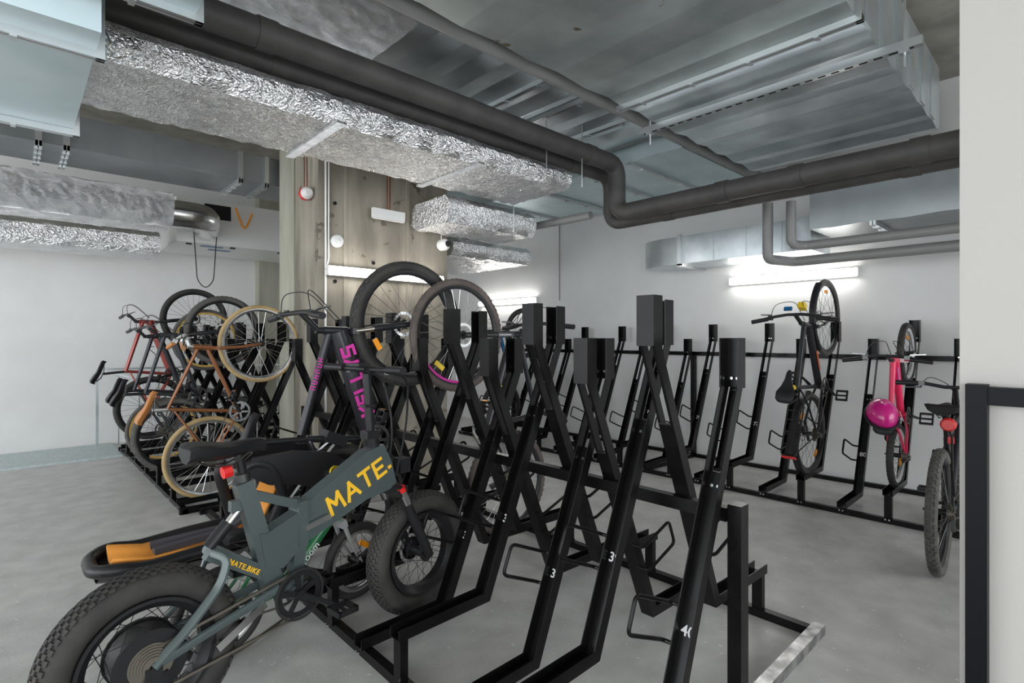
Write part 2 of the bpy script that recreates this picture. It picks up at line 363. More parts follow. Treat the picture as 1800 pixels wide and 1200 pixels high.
cb = MB().tube(fillet([(1.62, 7.45, 2.75), (1.66, 7.45, 2.1), (1.75, 7.45, 2.0), (1.84, 7.45, 2.1), (1.88, 7.45, 2.75)], .1, 6), .006, 5).build('hanging_cable', BLK); tag(cb, 'thin black cable loop hanging from the ventilation unit', 'cable')
# stadium shaped duct on the white wall
t = empty('oval_duct', (5.6, 2.7, 2.2)); tag(t, 'shiny duct with a rounded end on the white wall above the lamp', 'duct')
pts = [(.27, -.97), (.27, .55)] + [(.27 * math.cos(a) , .55 + .36 * math.sin(a)) for a in [math.pi * i / 14 for i in range(1, 14)]] + [(-.27, .55), (-.27, -.97)]
MB().prism(pts, lambda a, b, q: (a, b, q), 0, .3).build('sheet_body', GALV, t, True)
for yy in (.12, -.22, -.56): MB().box((-.277, yy - .16, .01), (-.268, yy + .16, .29)).build('side_panel', GALV, t)
MB().box((-.30, .32, -.02), (-.26, .36, .32)).build('joint_flange', STEEL, t); MB().box((-.3, .32, -.03), (.28, .36, -.001)).build('bottom_flange', ALU, t)
# pipes
def pipe(label, pts, r, m, collars=(), rr=.14, name='pipe', n=16):
    p = fillet(pts, rr, 8); o = MB().tube(p, r, n).build(name, m, None, True); tag(o, label, 'pipe')
    for c, d in collars:
        c, d = Vector(c), Vector(d).normalized(); MB().tube([c - d * .05, c + d * .05], r * 1.09, n).build('collar', m, o, True)
    return o
pipe('thick dark insulated pipe with an elbow, nearer of the pair', [(-1.5, 3.03, 3.02), (4.17, 3.03, 3.02), (4.17, 3.03, 2.56), (4.17, -2.0, 2.56)], .08, PIPE,
     [((1.0, 3.03, 3.02), (1, 0, 0)), ((3.75, 3.03, 3.02), (1, 0, 0)), ((4.17, 2.0, 2.56), (0, 1, 0)), ((4.17, 1.45, 2.56), (0, 1, 0)), ((4.17, .72, 2.56), (0, 1, 0))])
pipe('thinner dark insulated pipe behind the thick dark pipe', [(-1.5, 3.26, 2.99), (4.36, 3.26, 2.99), (4.36, 3.26, 2.52), (4.36, -2.0, 2.52)], .06, PIPE,
     [((1.15, 3.26, 2.99), (1, 0, 0)), ((3.8, 3.26, 2.99), (1, 0, 0)), ((4.36, 2.6, 2.52), (0, 1, 0)), ((4.36, .8, 2.52), (0, 1, 0))], .15)
g = pipe('long straight grey pipe crossing below the stained duct', [(.3, 2.36, 3.08), (5.88, 2.36, 3.08)], .05, GPIPE, [((2.35, 2.36, 3.08), (1, 0, 0)), ((4.4, 2.36, 3.08), (1, 0, 0))])
pipe('slim grey pipe running from the pipe elbow to the pillar side', [(4.24, 3.4, 2.62), (4.1, 6.4, 2.62)], .04, GPIPE)
pipe('grey drain pipe dropping beside the oval duct, nearer one', [(5.05, 2.0, 2.62), (5.05, 2.0, 2.11), (5.4, 1.9, 2.11), (5.4, -2, 2.11)], .045, GPIPE, (), .06)
pipe('grey drain pipe dropping beside the low grey duct', [(5.05, 1.8, 2.6), (5.05, 1.8, 2.22), (5.22, 1.75, 2.22), (5.22, -2, 2.22)], .04, GPIPE, (), .06)
# slotted hanger rail
t = empty('hanger_rail', (3.48, 1.45, 2.92)); tag(t, 'slotted steel hanger rail under the bright ribbed duct', 'rail')
MB().box((-.02, -.86, 0), (.02, .86, .045)).build('channel', STEEL, t)
sl = MB()
for i in range(24): sl.box((-.008, -.82 + i * .07, -.0015), (.008, -.78 + i * .07, .001))
sl.build('slots', MATTE, t)['kind'] = 'stuff'
for yy in (-.78, .78): MB().tube([(0, yy, -.09), (0, yy, .7)], .006, 6).build('threaded_rod', STEEL, t); MB().cbox((0, yy, -.01), (.045, .045, .02)).build('nut', STEEL, t)
for i, (xx, yy, z0) in enumerate(((3.3, 3.12, 2.75), (3.62, 3.0, 2.7), (3.65, 3.9, 2.45))):
    tag(MB().tube([(xx, yy, z0), (xx, yy, 3.6)], .006, 6).build('threaded_rod', STEEL), ['threaded hanger rod beside the end of the cracked foil duct', 'threaded hanger rod next to the thick dark pipe', 'threaded hanger rod at the foil drop box'][i], 'rod', 'ceiling hanger rods')
# pillar fittings
t = empty('alarm_sounder', (1.92, 4.75, 2.68)); tag(t, 'red and clear alarm sounder hanging at the pillar edge', 'alarm')
MB().lathe([(.055, 0), (.06, .03), (.05, .06), (.001, .06)], (0, 0, 0), 20, False).build('red_base', REDP, t, True)
MB().lathe([(.055, 0), (.05, -.04), (.03, -.06), (.001, -.06)], (0, 0, 0), 20, False).build('clear_lens', CLEAR, t, True)
for s_ in (-.012, .012): MB().tube([(s_, .02, .05), (s_, .02, .45)], .005, 5).build('strap', BRZ, t)
t = empty('emergency_light', (2.62, 4.54, 2.52)); tag(t, 'small white box light hanging by copper straps before the pillar', 'light')
MB().box((-.17, -.02, 0), (.17, .02, .085)).build('case', WHITEP, t); MB().box((-.165, -.018, -.012), (.165, .018, 0)).build('light_strip', CLEAR, t)
for s_ in (-.012, .014): MB().tube([(s_, 0, .085), (s_ * 1.6, 0, 1.1)], .006, 5).build('strap', BRZ, t)
t = empty('dome_camera', (3.28, 4.56, 2.36)); tag(t, 'white dome security camera at the upper corner of the pillar', 'camera')
MB().lathe([(.06, .05), (.062, 0), (.055, -.03), (.035, -.05), (.001, -.055)], (0, 0, 0), 20, False).build('housing', WHITEP, t, True)
MB().lathe([(.035, -.045), (.03, -.062), (.001, -.066)], (.012, -.002, .005), 16, False).build('lens', BLK, t, True)
MB().tube([(0, .05, .0), (0, .05, .5)], .006, 5).build('cable', WHITEP, t)
t = empty('smoke_detector', (2.13, 4.585, 2.26)); tag(t, 'round white detector disc on the pillar above the lamp', 'detector')
MB().lathe([(.055, .03), (.058, 0), (.045, -.03), (.001, -.035)], (0, 0, 0), 20, False).build('cover', WHITEP, t, True)
MB().lathe([(.015, -.03), (.012, -.042), (.001, -.042)], (0, 0, 0), 12, False).build('button', CLEAR, t, True)
tag(MB().tube(fillet([(2.03, 4.605, 0.3), (2.03, 4.605, 3.6)], .05), .009, 6).build('cable_conduit', WHITEP), 'white straight cable conduit along the left edge of the pillar', 'conduit')
tag(MB().tube(fillet([(2.02, 4.58, 2.0), (2.055, 4.595, 2.08), (2.055, 4.6, 2.3), (2.06, 4.605, 3.6)], .05), .007, 6).build('cable_conduit', WHITEP), 'white cable conduit bending down to the pillar lamp', 'conduit')

# ------------------------------------------------------------------ bike racks
CA, SA = math.cos(R(67)), math.sin(R(67)); INC = 1.26
UP = [(-.033, 0), (.033, 0), (.033, .045), (.029, .045), (.029, .004), (-.029, .004), (-.029, .045), (-.033, .045)]
_cm = {}
def chan_meshes(tr, lift):
    k = (tr, lift)
    if k in _cm: return _cm[k]
    b0 = (tr, .06 + lift); at = lambda s: (b0[0] + CA * s, b0[1] + SA * s)
    m = MB(); m.sweep(UP, [(-.03, .05 + lift), b0, at(INC - .36)])
    for sg in (-1, 1): m.sweep([(sg * a, h_) for a, h_ in ((.033, 0), (.021, 0), (.021, .004), (.029, .004), (.029, .045), (.033, .045))], [at(INC - .36), at(INC)])
    m.cbox((at(INC - .36)[0], 0, at(INC - .36)[1]), (.01, .05, .006))
    ch = m.mesh('wheel_channel', BLACK)
    tp = at(INC); m = MB(); m.sweep([(-.037, -.004), (.037, -.004), (.037, .058), (.032, .058), (.032, 0), (-.032, 0), (-.032, .058), (-.037, .058)], [(tp[0], tp[1] - .025), (tp[0], tp[1] + .165)])
    post = m.mesh('wheel_stop', BLACK)
    B = Vector((at(.42)[0], .033, at(.42)[1])); n = Vector((-SA, 0, CA)); tt = Vector((CA, 0, SA)); Y = Vector((0, 1, 0))
    lp = [B - Y * .004, B + Y * .05, B + Y * .065 + n * .21, B + Y * .065 + n * .21 - tt * .125, B + Y * .05 - tt * .125, B - Y * .004 - tt * .125]
    loop = MB().tube(fillet(lp, .025, 4), .0075, 8).mesh('lock_loop', BLACK, True)
    leg = MB().box((-.02, -.025, .03), (.015, .025, .05 + lift)).mesh('support_leg', BLACK) if lift else None
    bl = MB()
    for s_ in (.85,):
        for yy in (-.012, .012): bl.tube([(at(s_)[0] - SA * .003, yy, at(s_)[1] + CA * .003), (at(s_)[0] - SA * .009, yy, at(s_)[1] + CA * .009)], .006, 8)
    for yy in (-.012, .012): bl.tube([(-.034, yy, .035), (-.042, yy, .035)], .006, 8); bl.tube([(tp[0] - .004, yy, tp[1] + .01), (tp[0] - .010, yy, tp[1] + .01)], .006, 8)
    _cm[k] = (ch, post, loop, leg, bl.mesh('bolts', ALU)); return _cm[k]
def channel(root, x, y, lift, back, tr, num=None):
    ch, post, loop, leg, bolts = chan_meshes(tr, lift)
    o = link('wheel_channel', ch, root, (x - root.location.x, y - root.location.y, 0)); o.rotation_euler = (0, 0, math.pi if back else 0)
    for nm, me in (('wheel_stop', post), ('lock_loop', loop), ('support_leg', leg), ('bolts', bolts)):
        if me:
            c_ = link(nm, me, o)
            if nm == 'bolts': c_['kind'] = 'stuff'
    if num:
        s_ = .35; p = Vector((tr + CA * s_, 0, .06 + lift + SA * s_)) + Vector((-SA, 0, CA)) * .0055
        mt = Matrix(((0, CA, -SA, p.x), (-1, 0, 0, p.y), (0, SA, CA, p.z), (0, 0, 0, 1)))
        text(num, .05, NUMW, o, mt, 'slot_number', .0006)
    return o
LIFT = .16
rk = empty('bike_rack', (1.92, .9, 0)); tag(rk, 'black double-sided bike rack with crossing wheel channels in the middle of the room', 'bike rack')
MB().box((-.81, -.02, 0), (-.77, 3.85, .04)).build('base_rail', BLACK, rk); MB().box((.79, -.02, 0), (.83, 3.85, .04)).build('base_rail', BLACK, rk)
MB().box((-.02, 0, .715), (.02, 3.83, .765)).build('middle_rail', BLACK, rk)
for yy, m_ in ((-.06, GALVR), (3.85, BLACK)):
    MB().box((-.84, yy, 0), (.86, yy + .05, .045)).build('end_beam', m_, rk); MB().box((-.03, yy, .045), (.03, yy + .05, .785)).build('end_post', BLACK, rk)
FY = [.93 + .304 * k for k in range(12)]; BY = [1.13 + .311 * k for k in range(12)]
for k, y in enumerate(FY): channel(rk, 1.12, y, LIFT if k % 2 else 0, False, .43, str(40 - k) if k < 5 else None)
for k, y in enumerate(BY): channel(rk, 2.735, y, 0 if k % 2 else LIFT, True, .51)
rk2 = empty('bike_rack', (1.8, 4.95, 0)); tag(rk2, 'black bike rack beyond the pillar holding the red and brown bicycles', 'bike rack')
MB().box((-.82, -.1, 0), (-.78, 3.2, .04)).build('base_rail', BLACK, rk2); MB().box((.80, .75, 0), (.84, 3.2, .04)).build('base_rail', BLACK, rk2)
MB().box((.0, .7, .715), (.04, 3.2, .765)).build('middle_rail', BLACK, rk2)
for yy in (-.1, 3.2): MB().box((-.84, yy, 0), (.13 if yy < 0 else .86, yy + .05, .045)).build('end_beam', BLACK, rk2)
F2 = [4.98 + .304 * k for k in range(11)]
for k, y in enumerate(F2): channel(rk2, 1.0, y, LIFT if k % 2 else 0, False, .43)
for k in range(9): channel(rk2, 2.615, 5.72 + .304 * k, 0 if k % 2 else LIFT, True, .51)
rk3 = empty('bike_rack', (5.35, 2.9, 0)); tag(rk3, 'long single-sided black bike rack along the white wall', 'bike rack')
MB().box((-.56, -2.6, 0), (-.52, 3.4, .04)).build('base_rail', BLACK, rk3); MB().box((.50, -2.6, 0), (.54, 3.4, .04)).build('base_rail', BLACK, rk3)
MB().box((.49, -2.6, 1.19), (.54, 3.4, 1.235)).build('top_rail', BLACK, rk3)
for yy in (.25, 3.35, -2.6): MB().box((-.54, yy, .0), (.5, yy + .04, .04)).build('cross_beam', BLACK, rk3); MB().box((.49, yy - .005, .04), (.54, yy + .045, 1.235)).build('upright', BLACK, rk3)
WT = [1.025 + .608 * k for k in range(-1, 9)]; WS = [1.33 + .608 * k for k in range(-1, 9)]
for k, y in enumerate(WT): channel(rk3, 4.81, y, LIFT, False, .43, {2: '79', 3: '77', 4: '75', 5: '73'}.get(k))
for k, y in enumerate(WS): channel(rk3, 4.81, y, 0, False, .43, {1: '80'}.get(k))

# ------------------------------------------------------------------ bicycles
def tyre_mb(Ro, rt, wid=1., knob=None, n=56):
    b = MB(); b.lathe([((Ro - rt) + rt * math.cos(a), rt * wid * math.sin(a)) for a in [2 * math.pi * i / 14 for i in range(14)]], (0, 0, 0), n)
    if knob:
        rows, cnt, kh = knob
        for i in range(cnt):
            for r_ in range(rows):
                ph = (r_ - (rows - 1) / 2) * (1.7 / max(1, rows - 1)) * .85; a = 2 * math.pi * (i + (.5 if r_ % 2 else 0)) / cnt
                d = Vector((math.cos(a) * math.cos(ph), math.sin(ph) * wid, math.sin(a) * math.cos(ph))); tg = Vector((-math.sin(a), 0, math.cos(a)))
                c = Vector(((Ro - rt) * math.cos(a), 0, (Ro - rt) * math.sin(a))) + d * rt
                L = 2 * math.pi * Ro / cnt * .55
                b.bar(c - tg * L / 2, c + tg * L / 2, rt * (.42 if rows < 5 else .24), kh * 2, d.cross(tg))
    return b
def wheel(root, name, c, Ro, rt, tm, rimm=BLK, wid=1., knob=None, spm=DALU, disc=True, cass=False, refl=None, hubr=.018, spokes=28, rimd=.022, hubw=.05, rimw=None):
    ri = Ro - 2 * rt + .004; rw = rimw or rt * .62
    rim = MB().lathe([(ri + .006, -rw), (ri + .006, rw), (ri - .006, rw), (ri - rimd, rw * .5), (ri - rimd, -rw * .5), (ri - .006, -rw)], (0, 0, 0), 48).build(name, rimm, root, True, c)
    tyre_mb(Ro, rt, wid, knob).build('tyre', tm, rim, True)
    MB().lathe([(.001, -hubw - .03), (.007, -hubw - .03), (.007, -hubw), (hubr * 1.5, -hubw), (hubr * 1.5, -hubw + .006), (hubr, -hubw + .01), (hubr, hubw - .01), (hubr * 1.5, hubw - .006), (hubr * 1.5, hubw), (.007, hubw), (.007, hubw + .03), (.001, hubw + .03)], (0, 0, 0), 20, False).build('hub', BLK, rim, True)
    sp = MB()
    for i in range(spokes):
        a = 2 * math.pi * i / spokes; sd = 1 if i % 2 else -1; a0 = a + (.9 if (i // 2) % 2 else -.9)
        sp.tube([(hubr * 1.4 * math.cos(a0), sd * (hubw - .004), hubr * 1.4 * math.sin(a0)), ((ri - rimd) * math.cos(a), 0, (ri - rimd) * math.sin(a))], .0014, 4)
    sp.build('spokes', spm, rim)
    if disc:
        MB().lathe([(.075, hubw + .001), (.075, hubw + .004), (.058, hubw + .004), (.058, hubw + .001)], (0, 0, 0), 32).build('brake_disc', ALU, rim)
    if cass:
        q = MB()
        for i in range(7): r_ = .062 - i * .006; q.lathe([(r_, -hubw + .012 - i * .005), (r_, -hubw + .009 - i * .005), (.012, -hubw + .009 - i * .005), (.012, -hubw + .012 - i * .005)], (0, 0, 0), 24)
        q.build('cassette', CASS, rim)
    if refl:
        for a, mm in refl:
            r0 = ri - .075; MB().bar((r0 * math.cos(a) - .035 * math.sin(a), 0, r0 * math.sin(a) + .035 * math.cos(a)), (r0 * math.cos(a) + .035 * math.sin(a), 0, r0 * math.sin(a) - .035 * math.cos(a)), .012, .028).build('reflector', mm, rim)
    return rim
def saddle(root, xr, xn, z, w=.15, m=BLK, th=.05):
    sec = [(0, .72, 0), (.08, .95, .012), (.3, 1., .006), (.5, .62, -.004), (.7, .36, -.004), (.92, .25, -.002), (1, .12, -.012)]
    V = []; n = 10
    for t_, ww, dz in sec:
        x = xr + (xn - xr) * t_; hw = w / 2 * ww
        for j in range(n):
            a = 2 * math.pi * j / n; cy, cz = math.cos(a), math.sin(a)
            zz = z + dz + (cz * .012 if cz > 0 else cz * th * (.6 + .4 * ww)); zz -= .012 * (1 - abs(cy)) if cz > 0 and ww > .6 else 0
            V.append((x, hw * cy, zz))
    k = len(sec); Fc = [(i * n + j, i * n + (j + 1) % n, (i + 1) * n + (j + 1) % n, (i + 1) * n + j) for i in range(k - 1) for j in range(n)] + [tuple(range(n)), tuple((k - 1) * n + j for j in range(n))]
    o = MB().add(V, Fc).build('saddle', m, root, True)
    q = MB(); L = xn - xr
    for sg in (-1, 1): q.tube([(xr + L * .12, sg * .03, z - th * .8), (xr + L * .3, sg * .022, z - th - .015), (xr + L * .55, sg * .022, z - th - .015), (xr + L * .85, sg * .008, z - .03)], .0035, 6)
    q.build('saddle_rails', DALU, o)
    return o
def pedals(crank, bb, ang, q=.085, arm=.17, m=BLK):
    for sg, a in ((-1, ang), (1, ang + math.pi)):
        e = Vector((bb[0] + arm * math.cos(a), sg * q, bb[1] + arm * math.sin(a)))
        MB().tube([(bb[0], sg * (q - .02), bb[1]), e], [.014, .010], 8).build('crank_arm', m, crank, True)
        p = MB(); c = e + Vector((0, sg * .055, 0))
        for dx in (-.04, .04): p.cbox(c + Vector((dx, 0, 0)), (.014, .09, .022))
        for dy in (-.04, .04): p.cbox(c + Vector((0, dy, 0)), (.09, .01, .022))
        p.tube([e, e + Vector((0, sg * .1, 0))], .008, 6); po = p.build('pedal', BLK, crank)
        MB().cbox(c + Vector((.048, 0, 0)), (.003, .05, .012)).build('pedal_reflector', ORA, po)
def bike(name, label, P, loc, rot):
    root = empty(name, loc, rot); tag(root, label, 'bicycle')
    g = P.get; Rw = P['R']; wb = P['wb']; bb, st, ht, hb = P['bb'], P['st'], P['ht'], P['hb']; fm = P['fm']; Rf = g('Rf', Rw)
    v = lambda p, y=0: Vector((p[0], y, p[1])); A0 = (0, Rw); A1 = (wb, Rf); sc = g('sc', 1.)
    hd = (v(ht) - v(hb)).normalized()
    f = MB(); rt_, rd, rs = g('rt', .017), g('rd', .022), g('rs', .016); fl = g('flat', 1.)
    f.tube([v(hb) - hd * .01, v(ht) + hd * .01], .023 * sc, 12)
    f.tube([v(hb) + hd * .035, v(bb)], [rd, rd * g('dtap', 1.)], 12, flat=fl)
    tt = g('tt', st); f.tube([v(ht) - hd * .03, v(tt)], [rt_, rt_ * .85], 12, flat=fl)
    f.tube([v(bb), v(st)], rs, 12)
    f.lathe([(.001, -.036), (.024, -.036), (.024, .036), (.001, .036)], v(bb), 14, False)
    sx = Vector(v(tt)) * .92 + v(bb) * .08
    for s_ in (-1, 1):
        f.tube(fillet([sx, sx + (v(A0, s_ * .05) - sx) * .3 + Vector((0, s_ * .02, 0)), v(A0, s_ * .06)], .1), g('ss', .008), 8)
        f.tube(fillet([v(bb, s_ * .02), v(bb, s_ * .045) + (v(A0) - v(bb)) * .3, v(A0, s_ * .06)], .1), g('cs', .010), 8)
    f.build('frame', fm, root, True)
    # fork
    fk = MB(); fw_ = g('fw', .055) ; cr = v(hb) - hd * .03
    fk.bar(cr + Vector((0, -fw_ - .012, 0)), cr + Vector((0, fw_ + .012, 0)), .04, .03, hd)
    for s_ in (-1, 1):
        c0 = cr + Vector((0, s_ * fw_, 0)); a1 = v(A1, s_ * fw_)
        if g('susp'): fk.tube([c0 + (a1 - c0) * .3, a1], [.021 * sc, .018 * sc], 10)
        else: fk.tube([c0, c0 + (a1 - c0) * .6 - Vector((.012, 0, 0)), a1], [.014 * sc, .012 * sc, .008 * sc], 10)
    fko = fk.build('fork', g('fkm', fm), root, True)
    if g('susp'):
        for s_ in (-1, 1): c0 = cr + Vector((0, s_ * fw_, 0)); a1 = v(A1, s_ * fw_); MB().tube([c0, c0 + (a1 - c0) * .34], .015 * sc, 10).build('stanchion', g('stm', DALU), fko, True)
    # cockpit
    bc = v(P['bar']); bw = g('barw', .68) / 2; h_ = MB()
    h_.tube([v(ht) + hd * .0, v(ht) + hd * .05], .018 * sc, 10); h_.tube([v(ht) + hd * .035, bc], .016 * sc, 10)
    sw = g('sweep', .04); ris = g('rise', .02)
    bp = [bc + Vector((-sw, -bw, ris)), bc + Vector((-sw * .4, -bw * .5, ris)), bc + Vector((0, -.06, 0)), bc + Vector((0, .06, 0)), bc + Vector((-sw * .4, bw * .5, ris)), bc + Vector((-sw, bw, ris))]
    h_.tube(bp, .0125 * sc, 10); ho = h_.build('handlebar', g('bm', BLK), root, True)
    for s_ in (-1, 1):
        e = bc + Vector((-sw, s_ * bw, ris)); i_ = bc + Vector((-sw * .65, s_ * (bw - .13), ris))
        MB().tube([i_, e], .0175 * sc, 10).build('grip', g('gm', BLK), ho, True)
        l = MB(); k = bc + Vector((-sw * .5, s_ * (bw - .15), ris)); l.cbox(k, (.03, .035, .03)); fd = Vector((.8, 0, -.6))
        l.tube([k, k + fd * .05 + Vector((0, s_ * .01, 0)), k + fd * .06 + Vector((0, s_ * .1, 0))], [.007, .006, .005], 6)
        l.build('brake_lever', g('lm', DALU), ho)
        MB().tube(fillet([k, k + Vector((.1, -s_ * .03, .05)), bc + Vector((.13, s_ * .02, .0)), v(hb) + Vector((.03, s_ * .03, .05))], .08), .0028, 5).build('brake_cable', BLK, ho)
    # seat
    sd = P['saddle']; MB().tube([v(st) - (v(sd) - v(st)) * .1, v(sd) - Vector((0, 0, .055))], .0145 * sc, 10).build('seatpost', g('spm', BLK), root, True)
    saddle(root, sd[0] - .13 * sc, sd[0] + .14 * sc, sd[1], g('sw_', .145), g('sm', BLK), g('sth', .045))
    # drivetrain (right side = -y)
    cr_ = g('cr', .085); yq = -.05
    q = MB(); q.lathe([(cr_, yq - .002), (cr_, yq + .002), (cr_ * .8, yq + .002), (cr_ * .8, yq - .002)], v(bb), 36)
    for i in range(5): a = i * 1.2566; q.bar(v(bb, yq), v((bb[0] + cr_ * .85 * math.cos(a), bb[1] + cr_ * .85 * math.sin(a)), yq), .004, .016)
    q.tube([v(bb, -.07), v(bb, .07)], .012, 10)
    cro = q.build('crankset', g('crm', DALU), root); pedals(cro, bb, g('ca', 0.3), arm=.165 * sc)
    c = MB(); dr = Vector((A0[0] - bb[0], 0, A0[1] - bb[1])).normalized(); up = Vector((-dr.z, 0, dr.x))
    for s_ in (-1, 1): c.bar(v(bb, yq) + up * s_ * cr_, v(A0, yq) + up * s_ * .04, .006, .008)
    c.build('chain', CASS, root)
    d = MB(); d.cbox(v(A0, -.06) + Vector((.01, 0, -.06)), (.03, .02, .09)); d.tube([v(A0, -.06), v(A0, -.06) + Vector((.03, 0, -.11))], .01, 8); d.build('derailleur', DALU, root)
    kn = g('knob'); kw = dict(rimm=g('rimm', BLK), wid=g('wid', 1.), knob=kn, spm=g('spk', DALU), disc=g('disc', True), rimw=g('rimw'))
    wheel(root, 'rear_wheel', (0, 0, Rw), Rw, P['tr'], P['tm'], cass=True, refl=g('rrefl'), **kw)
    wheel(root, 'front_wheel', (wb, 0, Rf), Rf, P['tr'], P['tm'], refl=g('frefl'), **kw)
    return root
def slot(bx, lift, tr, y, Rw, back=False):
    # resting place of a rear wheel in a channel whose foot is at bx
    s_ = .66 * Rw; dx = tr + CA * s_; z = .06 + lift + SA * s_
    off = .006
    return ((bx + (-dx if back else dx) + (SA * off if back else -SA * off), y, z + CA * off), (0, -R(67), math.pi if back else 0))
# --- black bicycle with pink lettering and a child seat
K = dict(R=.37, wb=1.13, bb=(.43, .335), st=(.325, .70), tt=(.335, .735), ht=(.885, .83), hb=(.93, .72), saddle=(.235, 1.0), bar=(.92, .985), fm=KBLK, rt=.026, rd=.060, dtap=.95, flat=.6,
         rs=.019, tr=.030, tm=RUB, knob=(4, 44, .004), susp=True, stm=mat('nickel_stanchion', (.5, .46, .40), .2, .9), barw=.70, ca=2.6, frefl=[(2.5, ORA)], cs=.014, ss=.011)
l_, r_ = slot(1.12, 0, .43, FY[6], .37)
kb = bike('mountain_bike', 'black bicycle with pink lettering standing up in the rack, child seat behind', K, (l_[0], l_[1] + .03, l_[2]), r_)
def along(p, q, y, side=-1):
    # matrix for lettering on the right (-y) side, running from p to q in bike x,z
    d = Vector((q[0] - p[0], 0, q[1] - p[1])).normalized(); u = Vector((-d.z, 0, d.x)); c = Vector(((p[0] + q[0]) / 2, y, (p[1] + q[1]) / 2)); n = d.cross(u)
    return Matrix(((d.x, u.x, n.x, c.x), (d.y, u.y, n.y, c.y), (d.z, u.z, n.z, c.z), (0, 0, 0, 1)))
strokes('KELLYS', .068, .0085, .34, PINKT, kb, along((.545, .43), (.85, .70), -.0375))
marks(6, .030, .030, PINKT, kb, along((.55, .775), (.76, .80), -.0215), 'small_print')
cs = empty('child_seat', (0, 0, 0)); cs.parent = kb; cs['label'] = 'black child seat shell with orange padding'
def cpts(lst, y): return [Vector((a, y, b)) for a, b in lst]
sh = MB()   # seat shell: rim tube outline, back panel, leg guards
side_ = [(-.36, 1.30), (-.34, 1.20), (-.25, 1.03), (-.19, .90), (-.15, .82)]
rimp = cpts(side_, -.155) ; riml = cpts(side_, .155)
outl = fillet(list(reversed(rimp)) + [Vector((-.40, -.09, 1.36)), Vector((-.40, .09, 1.36))] + riml, .06, 4)
sh.tube(outl, .026, 10)
pan = [(-.40, 1.34), (-.365, 1.18), (-.29, .99), (-.22, .84), (-.10, .76), (.10, .755)]
V = []; n = 7
for a, b in pan:
    for j in range(n): y = -.155 + .31 * j / (n - 1); e = (abs(y) / .155) ** 2 * .075; V.append((a - .055 + e * .9, y, b - .02 + e * .35))
sh.add(V, [(i * n + j, i * n + j + 1, (i + 1) * n + j + 1, (i + 1) * n + j) for i in range(len(pan) - 1) for j in range(n - 1)])
for s_ in (-1, 1):
    y = s_ * .15
    sh.tube(fillet(cpts([(-.16, .83), (.06, 1.0), (.15, .98), (.17, .88), (.05, .76), (-.17, .76)], y), .07, 4), .026, 10, flat=.6)
    sh.prism([(.10, 1.0), (.18, .97), (.26, .80), (.30, .62), (.27, .45), (.18, .42), (.12, .52), (.11, .74), (.08, .86)], lambda a, b, q: (a, q, b), y - .012, y + .012)
    sh.prism([(.10, .50), (.28, .44), (.27, .42), (.10, .46)], lambda a, b, q: (a, q, b), y - (.10 if s_ > 0 else 0), y + (0 if s_ > 0 else .10))
sh.build('seat_shell', BLK, cs, True)
pd = MB(); V = []
for a, b in [(-.37, 1.31), (-.345, 1.18), (-.265, .995), (-.195, .86), (-.09, .79), (.07, .785)]:
    for j in range(n): y = -.105 + .21 * j / (n - 1); V.append((a - .008 + (abs(y) / .105) ** 2 * .035, y, b - .008 + (abs(y) / .105) ** 2 * .012))
pd.add(V, [(i * n + j, i * n + j + 1, (i + 1) * n + j + 1, (i + 1) * n + j) for i in range(5) for j in range(n - 1)])
po = pd.build('padding', PAD, cs, True); po.modifiers.new('t', 'SOLIDIFY').thickness = .012
hn = MB()
for s_ in (-.045, .045): hn.bar((-.30, s_, 1.17), (-.17, s_ * .6, .90), .04, .025); hn.bar((-.17, s_ * .6, .90), (-.08, s_ * .3, .83), .03, .02)
hn.build('harness', WEB, cs); MB().cbox((-.16, 0, .89), (.05, .04, .03)).build('buckle', BLUE, cs)
MB().box((-.45, -.05, 1.10), (-.40, .05, 1.20)).build('rear_reflector', BLUE, cs)
cb_ = MB()
for s_ in (-1, 1): cb_.tube(fillet([(.36, s_ * .03, .55), (.30, s_ * .05, .58), (.12, s_ * .06, .66), (-.12, s_ * .06, .74)], .05), .008, 8)
cb_.build('carrier_bow', SILV, cs, True)
MB().box((.34, -.05, .50), (.40, .05, .62)).build('mount_block', BLK, cs)

# --- folding fat-tyre bicycle in front
a_ = R(7.1)
mt = empty('folding_bike', (.33, 2.184, 0), (0, 0, a_)); tag(mt, 'grey-green fat-tyred folding bicycle with yellow lettering on its frame', 'bicycle')
f = MB(); yy = lambda a, b, q: (a, q, b)
f.prism([(.565, .70), (.86, .862), (.955, .885), (1.0, .80), (1.03, .69), (.99, .665), (.86, .645), (.565, .535)], yy, -.036, .036)
f.prism([(.53, .71), (.57, .71), (.57, .525), (.53, .525)], yy, -.045, .045)
f.bar((.322, 0, .83), (.445, 0, .37), .05, .062, (0, 1, 0), .06, .075)
f.bar((.335, 0, .785), (.55, 0, .69), .045, .035)
f.prism([(.55, .675), (.55, .53), (.47, .46), (.40, .47), (.375, .62), (.40, .615)], yy, -.034, .034)
f.tube([(.925, 0, .87), (1.01, 0, .70)], .032, 14)
f.lathe([(.001, -.05), (.03, -.05), (.03, .05), (.001, .05)], (.52, 0, .347), 16, False); f.bar((.45, 0, .40), (.52, 0, .347), .06, .07)
f.bar((.55, 0, .53), (.53, 0, .36), .05, .05)
f.cbox((.30, 0, .745), (.05, .03, .04))
f.build('frame', TEAL, mt)
sw_ = MB(); sw_.bar((.45, 0, .42), (.20, 0, .60), .05, .045, (0, 1, 0), .04, .06)
for s_ in (-1, 1):
    y = s_ * .085
    sw_.tube(fillet([(.20, s_ * .03, .60), (.235, y, .585), (.21, y, .50), (.10, y, .38), (0, y, .30)], .05, 4), .017, 8, flat=.6)
    sw_.tube([(.0, y, .30), (.44, s_ * .055, .395)], .018, 8, flat=.6)
